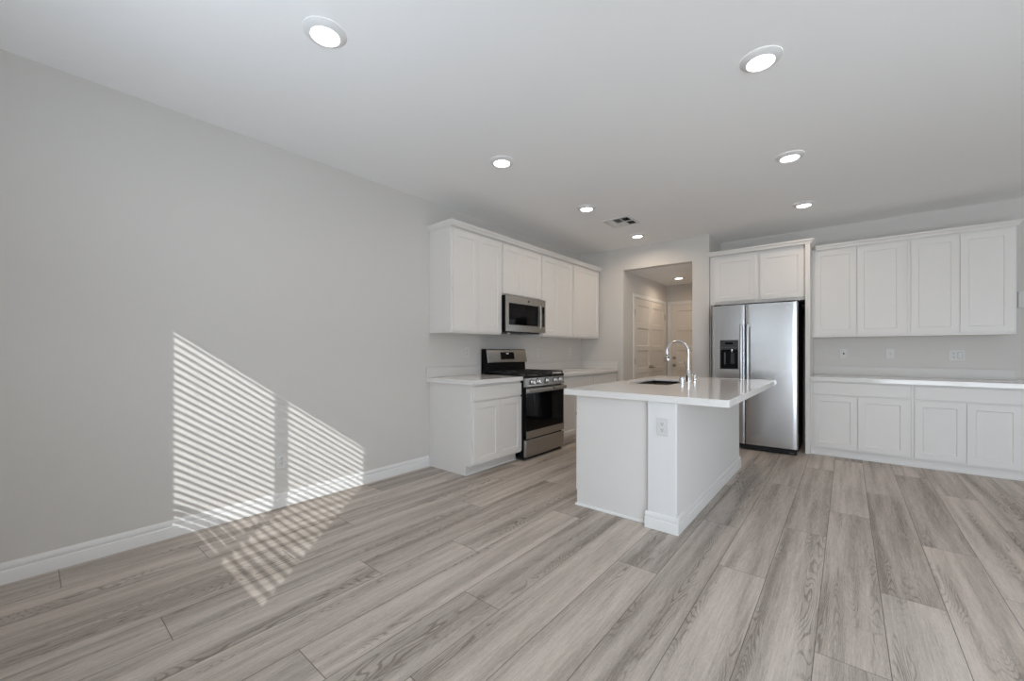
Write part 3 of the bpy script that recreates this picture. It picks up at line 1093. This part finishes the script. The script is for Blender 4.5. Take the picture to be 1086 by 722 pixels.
# ------------------------------------------------------------------ island
def island():
    IX0, IXm, IX1 = -1.640, -1.046, -.852
    IY0, IY1 = 2.712, 4.700
    ztop = .8515
    t = thing('kitchen_island', 'white kitchen island with a half wall and plain end panel under a quartz top', 'kitchen island', (-1.24, 3.7, 0))
    obj('half_wall', MB().box(IXm, IX1, IY0, IY1, 0, ztop), 'halfwall', t, bevel=.006)
    b = MB()
    b.box(IX0 + .022, IXm - .001, 2.762, 4.69, .095, .60)
    b.box(IX0 + .022, IXm - .001, 2.762, 3.46, .60, ztop)
    b.box(IX0 + .022, IXm - .001, 4.29, 4.69, .60, ztop)
    b.box(IX0 + .022, IX0 + .040, 3.46, 4.29, .60, ztop)
    b.box(IX0 + .09, IXm - .001, 2.762, 4.69, 0, .0945)
    obj('cabinet_box', b, 'cabinet', t, weld=False)
    obj('end_panel', MB().box(IX0 + .021, IXm - .0001, 2.755, 2.7615, 0, ztop), 'cabinet', t)
    obj('far_end_panel', MB().box(IX0 + .021, IXm - .0015, 4.6905, 4.697, 0, ztop), 'cabinet', t)
    s = MB()
    s.prism([(2.7545, 0.0), (2.744, 0.0), (2.744, .006), (2.748, .013), (2.7545, .016)], IX0 + .010, IXm - .013, 0)
    obj('shoe_moulding', s, 'trim', t)
    bb = MB()
    base_x(bb, IY0, -1, IXm - .014, IX1 + .014)
    obj('baseboard', bb, 'trim', t)
    bb = MB()
    base_y(bb, IX1, 1, IY0 - .0139, IY1 + .014)
    obj('baseboard', bb, 'trim', t)
    bb = MB()
    base_x(bb, IY1, 1, IXm - .014, IX1 + .014)
    obj('baseboard', bb, 'trim', t)
    # kitchen side: doors face the range (-X)
    T = lambda u, v, z: (IX0 + .022 - v, 2.762 + u, z)
    for u0, u1 in ((.012, .46), (.464, .92), (1.56, 1.915)):
        shaker(T, u0, u1, .11, .69, .0005, t)
        slab(T, u0, u1, .706, .838, .0005, t)
    dw = obj('dishwasher_front', MB(T).box(.935, 1.535, .0005, .03, .10, .838), 'steel', t, bevel=.004)
    hb = MB(T)
    hb.tube([(.98, .065, .78), (1.49, .065, .78)], .011, 12)
    hb.box(.985, 1.005, .0302, .06, .77, .79)
    hb.box(1.465, 1.485, .0302, .06, .77, .79)
    obj('handle', hb, 'steel', dw, weld=False)


island()

# island top with a hole for the sink
SX0, SX1, SY0, SY1 = -1.555, -1.185, 3.53, 4.22
CX0, CX1, CY0, CY1, CZ0, CZ1 = -1.698, -.542, 2.690, 4.790, .853, .8985
CZM, BW = CZ1 - .020, .045       # the slab is thin around the sink and built up everywhere else
m_ = MB()


def ring(mb_, o, i, z):
    """flat frame between an outer and an inner rectangle (x0, x1, y0, y1)"""
    ox, oy, ix, iy = (o[0], o[1]), (o[2], o[3]), (i[0], i[1]), (i[2], i[3])
    O = [(ox[0], oy[0]), (ox[1], oy[0]), (ox[1], oy[1]), (ox[0], oy[1])]
    I = [(ix[0], iy[0]), (ix[1], iy[0]), (ix[1], iy[1]), (ix[0], iy[1])]
    mb_.add([(x, y, z) for x, y in O + I], [(q, (q + 1) % 4, 4 + (q + 1) % 4, 4 + q) for q in range(4)])


def sleeve(mb_, r_, za, zb_):
    P = [(r_[0], r_[2]), (r_[1], r_[2]), (r_[1], r_[3]), (r_[0], r_[3])]
    mb_.add([(x, y, za) for x, y in P] + [(x, y, zb_) for x, y in P], [(q, (q + 1) % 4, 4 + (q + 1) % 4, 4 + q) for q in range(4)])


outer = (CX0, CX1, CY0, CY1)
hole_ = (SX0, SX1, SY0, SY1)
wide_ = (SX0 - BW, SX1 + BW * .6, SY0 - BW, SY1 + BW)
ring(m_, outer, hole_, CZ1)
ring(m_, outer, wide_, CZ0)
ring(m_, wide_, hole_, CZM)
sleeve(m_, outer, CZ0, CZ1)
sleeve(m_, wide_, CZ0, CZM)
sleeve(m_, hole_, CZM, CZ1)
tag(obj('island_countertop', m_, 'quartz', bevel=.0025), 'white quartz island top overhanging its right side, with a sink cutout', 'countertop')

# sink
t = thing('kitchen_sink', 'stainless undermount sink sunk into the island top', 'sink', ((SX0 + SX1) / 2, (SY0 + SY1) / 2, .66))
m_ = MB()
a, b, c, d = SX0 - .008, SX1 + .008, SY0 - .008, SY1 + .008
zt, zb = CZM - .0009, .665
k = .025
o8 = [(a, c, zt), (b, c, zt), (b, d, zt), (a, d, zt)]
i8 = [(a + k, c + k, zb), (b - k, c + k, zb), (b - k, d - k, zb), (a + k, d - k, zb)]
m_.add(o8 + i8, [(0, 1, 5, 4), (1, 2, 6, 5), (2, 3, 7, 6), (3, 0, 4, 7), (4, 5, 6, 7)])
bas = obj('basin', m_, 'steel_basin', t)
so = bas.modifiers.new('thickness', 'SOLIDIFY')
so.thickness = .0015
so.offset = 0
obj('drain', MB().lathe([(.045, 0), (.045, .003), (.034, .003), (.030, -.001), (0, -.001)], ((SX0 + SX1) / 2, (SY0 + SY1) / 2, zb + .002), 'z', 28), 'chrome', t)

# faucet
FX, FYc, FZ = -1.122, 3.905, CZ1 + .0004
t = thing('kitchen_faucet', 'tall chrome gooseneck faucet at the edge of the island sink', 'faucet', (FX, FYc, FZ))
obj('base', MB().lathe([(.028, 0), (.028, .005), (.024, .010), (.0215, .012), (.0215, .060), (.023, .066), (.023, .088), (.0195, .096), (.016, .118), (.0135, .126), (0, .126)], (FX, FYc, FZ), 'z', 28), 'chrome', t)
path = [(FX, FYc, FZ + .12), (FX, FYc, FZ + .20), (FX, FYc, FZ + .285)]
rr = .098
for i in range(1, 17):
    a = math.pi * (i / 16) * 1.08
    path.append((FX - rr + rr * math.cos(a), FYc, FZ + .285 + rr * math.sin(a)))
ex, ey, ez = path[-1]
dxx, dzz = path[-1][0] - path[-2][0], path[-1][2] - path[-2][2]
ln = math.hypot(dxx, dzz)
dxx, dzz = dxx / ln, dzz / ln
path.append((ex + dxx * .006, ey, ez + dzz * .006))
obj('spout', MB().tube(path, .0115, 16), 'chrome', t)
p = Vector(path[-1])
dv = Vector((dxx, 0, dzz))
sp = obj('spray_head', MB().tube([p, p + dv * .008, p + dv * .018, p + dv * .052, p + dv * .056], [.0125, .0145, .0155, .0175, .0165], 18), 'chrome', t)
obj('spray_ring', MB().tube([p - dv * .004, p + dv * .004], [.0140, .0140], 18), 'black', sp)
obj('spray_button', MB().tube([p + dv * .018 + Vector((.009, -.012, 0)), p + dv * .034 + Vector((.010, -.013, 0))], [.0065, .0065], 10), 'black', sp)
lv = MB()
lv.tube([(FX, FYc - .020, FZ + .078), (FX, FYc - .034, FZ + .080)], [.012, .011], 14)
lv.tube([(FX, FYc - .030, FZ + .080), (FX - .002, FYc - .042, FZ + .125), (FX - .006, FYc - .055, FZ + .170), (FX - .016, FYc - .075, FZ + .196), (FX - .030, FYc - .095, FZ + .198), (FX - .044, FYc - .115, FZ + .190)], [.0055, .005, .0048, .0046, .0046, .0056], 10)
obj('lever', lv, 'chrome', t, weld=False)

t = thing('air_gap_cap', 'small chrome cylinder left of the faucet base on the island', 'air gap', (FX - .005, 3.735, FZ))
obj('cap', MB().lathe([(.024, 0), (.024, .006), (.021, .008), (.021, .055), (.018, .062), (0, .062)], (FX - .005, 3.735, FZ), 'z', 26), 'chrome', t)
obj('cap_slot', MB().box(FX - .0275, FX - .0255, 3.727, 3.743, FZ + .03, FZ + .042), 'slot', t)
t = thing('soap_dispenser', 'short chrome soap pump right of the faucet base on the island', 'soap dispenser', (FX + .005, 4.085, FZ))
obj('collar', MB().lathe([(.020, 0), (.020, .006), (.012, .012), (.012, .030), (.008, .032), (.008, .052), (0, .052)], (FX + .005, 4.085, FZ), 'z', 22), 'chrome', t)
obj('pump_head', MB().tube([(FX + .012, 4.085, FZ + .058), (FX - .01, 4.085, FZ + .060), (FX - .045, 4.085, FZ + .054), (FX - .052, 4.085, FZ + .044)], [.009, .009, .006, .005], 12), 'chrome', t)

plate((-.943, 2.712, .690), '-y', 'white electrical outlet on the front end of the island half wall', 'duplex')


# ------------------------------------------------------------------ hall doors
def paneled(T, u0, u1, z0, z1, v0, v1, parent, name, rows, stile=.085):
    fields = []
    n = rows
    zz0, zz1 = z0 + .16, z1 - .11
    gap = .075
    hgt = (zz1 - zz0 - gap * (n - 1)) / n
    for i in range(n):
        c = zz0 + i * (hgt + gap)
        fields.append((u0 + stile, u1 - stile, c, c + hgt))
    m__ = MB(T).panel(u0, u1, z0, z1, v0, v1, fields, .010, .009)
    if parent is None:
        o = struct(name, m__, 'door')
    else:
        o = obj(name, m__, 'door', parent)
    return o


TH = lambda u, v, z: (HX0 + v, u, z)
dy0, dym, dy1 = 6.222, 6.905, 7.590
for i, (a, b) in enumerate(((dy0, dym - .0015), (dym + .0015, dy1))):
    d = paneled(TH, a, b, .012, 2.030, .002, .014, None, 'door_%d' % (i + 1), 5)
    ky = b - .058 if i == 0 else a + .058
    obj('knob', MB().lathe([(.030, 0), (.030, .004), (.011, .008), (.011, .028), (.022, .034), (.027, .046), (.022, .056), (0, .058)], (HX0 + .0142, ky, .915), 'x', 24), 'nickel', d)
    hy = a if i == 0 else b
    for hz in (.28, 1.02, 1.80):
        obj('hinge', MB().box(HX0 + .0145, HX0 + .020, hy - .012, hy + .012, hz - .05, hz + .05), 'nickel', d, bevel=.001)


def casing(name, T, u0, u1, ztop, w_=.062, th=.018, v0=.001):
    m__ = MB(T)
    m__.box(u0 - w_, u0 - .004, v0, th, 0, ztop + .004)
    m__.box(u1 + .004, u1 + w_, v0, th, 0, ztop + .004)
    m__.box(u0 - w_, u1 + w_, v0, th, ztop + .0041, ztop + w_)
    return struct(name, m__, 'trim', bevel=.003, weld=False)


casing('trim_1', TH, dy0, dy1, 2.034)
TE = lambda u, v, z: (u, HY - v, z)
ex0, ex1 = -2.535, -1.725
d = paneled(TE, ex0, ex1, .012, 2.032, .002, .014, None, 'door_3', 5, .11)
obj('deadbolt', MB().lathe([(.031, 0), (.031, -.010), (.026, -.014), (.012, -.016), (.012, -.024), (0, -.024)], (ex0 + .062, HY - .0142, 1.055), 'y', 24), 'nickel', d)
obj('knob', MB().lathe([(.032, 0), (.032, -.004), (.011, -.008), (.011, -.028), (.022, -.034), (.028, -.046), (.022, -.058), (0, -.060)], (ex0 + .062, HY - .0142, .915), 'y', 24), 'nickel', d)
casing('trim_2', TE, ex0, ex1, 2.036)


# ------------------------------------------------------------------ ceiling downlights and register
def downlight(x, y, z, label, r=.098, watts=2.5, colour=LAMP_COLOUR, group='recessed ceiling downlights'):
    t = thing('ceiling_downlight', label, 'ceiling light', (x, y, z), group)
    obj('trim_ring', MB().lathe([(r, -.0005), (r, -.004), (r - .004, -.008), (r - .028, -.022), (r - .032, -.022), (r - .036, -.012), (r - .0365, -.006)], (x, y, z), 'z', 48, cap=False), 'vent', t)
    obj('lens', MB().lathe([(r - .0362, -.0005), (r - .0362, -.010), (r - .040, -.012), (0, -.012)], (x, y, z), 'z', 40), 'lamp', t)
    d_ = bpy.data.lights.new('downlight_lamp', 'AREA')
    d_.shape = 'DISK'
    d_.size = .115
    d_.energy = watts
    d_.color = colour
    d_.spread = R(165)
    lo = bpy.data.objects.new('lamp', d_)
    C.objects.link(lo)
    lo.parent = t
    lo.location = (0, 0, -.024)
    return t


LAMPS = [(-1.952, .940, 1.6, 'large ceiling downlight nearest the left wall at the front of the room'),
         (-.352, 2.495, 2.2, 'ceiling downlight nearest the camera over the right side of the room'),
         (-2.172, 2.500, 1.2, 'ceiling downlight in front of the left wall cabinets'),
         (-.350, 3.890, 2.5, 'ceiling downlight over the floor in front of the refrigerator'),
         (-2.175, 3.905, 3.0, 'ceiling downlight beside the air vent, on its left'),
         (-.350, 5.265, 2.4, 'ceiling downlight closest to the right wall cabinets'),
         (-2.172, 5.280, 5.0, 'ceiling downlight between the air vent and the hall opening')]
for x, y, watts, lab in LAMPS:
    downlight(x, y, H, lab, watts=watts)
downlight(-2.165, 7.00, HZ, 'small ceiling downlight inside the hall', watts=HALL_WATTS, colour=(1.0, 0.78, 0.58))

t = thing('ceiling_vent', 'square white air vent in the ceiling above the kitchen', 'air vent', (-2.095, 4.595, H))
x0, x1, y0, y1 = -2.262, -1.928, 4.425, 4.765
z = H
fw = .026
f = MB()
f.box(x0, x1, y0, y0 + fw, z - .008, z - .0005)
f.box(x0, x1, y1 - fw, y1, z - .008, z - .0005)
f.box(x0, x0 + fw, y0 + fw, y1 - fw, z - .008, z - .0005)
f.box(x1 - fw, x1, y0 + fw, y1 - fw, z - .008, z - .0005)
ix0, ix1, iy0, iy1 = x0 + fw, x1 - fw, y0 + fw, y1 - fw
cells_x = [ix0, ix0 + (ix1 - ix0) / 3, ix0 + 2 * (ix1 - ix0) / 3, ix1]
ymid = (iy0 + iy1) / 2
for xx in cells_x[1:3]:
    f.box(xx - .006, xx + .006, iy0, iy1, z - .010, z - .0005)
f.box(ix0, ix1, ymid - .006, ymid + .006, z - .010, z - .0005)
obj('frame', f, 'vent', t, weld=False)
obj('duct_opening', MB().box(ix0, ix1, iy0, iy1, z - .0016, z - .0006), 'duct', t)
# louvre banks; each blows its own way
for i in range(3):
    for j in range(2):
        a, b = cells_x[i] + .007, cells_x[i + 1] - .007
        c, d = (iy0, ymid - .006) if j == 0 else (ymid + .006, iy1)
        m_ = MB()
        n = 6
        for q in range(n):
            yy = c + (d - c) * (q + .5) / n
            # two banks throw one way (their dark gaps face the room), the middle one less steeply, the rest the other way
            lean = {(2, 0): .55, (2, 1): .55, (1, 0): .25}.get((i, j), -.62)
            hw = (d - c) / n * lean
            m_.hexa([(a, yy + hw - .0012, z - .0025), (b, yy + hw - .0012, z - .0025), (b, yy + hw, z - .0018), (a, yy + hw, z - .0018)],
                    [(a, yy - hw - .0012, z - .0105), (b, yy - hw - .0012, z - .0105), (b, yy - hw, z - .0105), (a, yy - hw, z - .0105)])
        obj('louvres', m_, 'vent', t, weld=False)
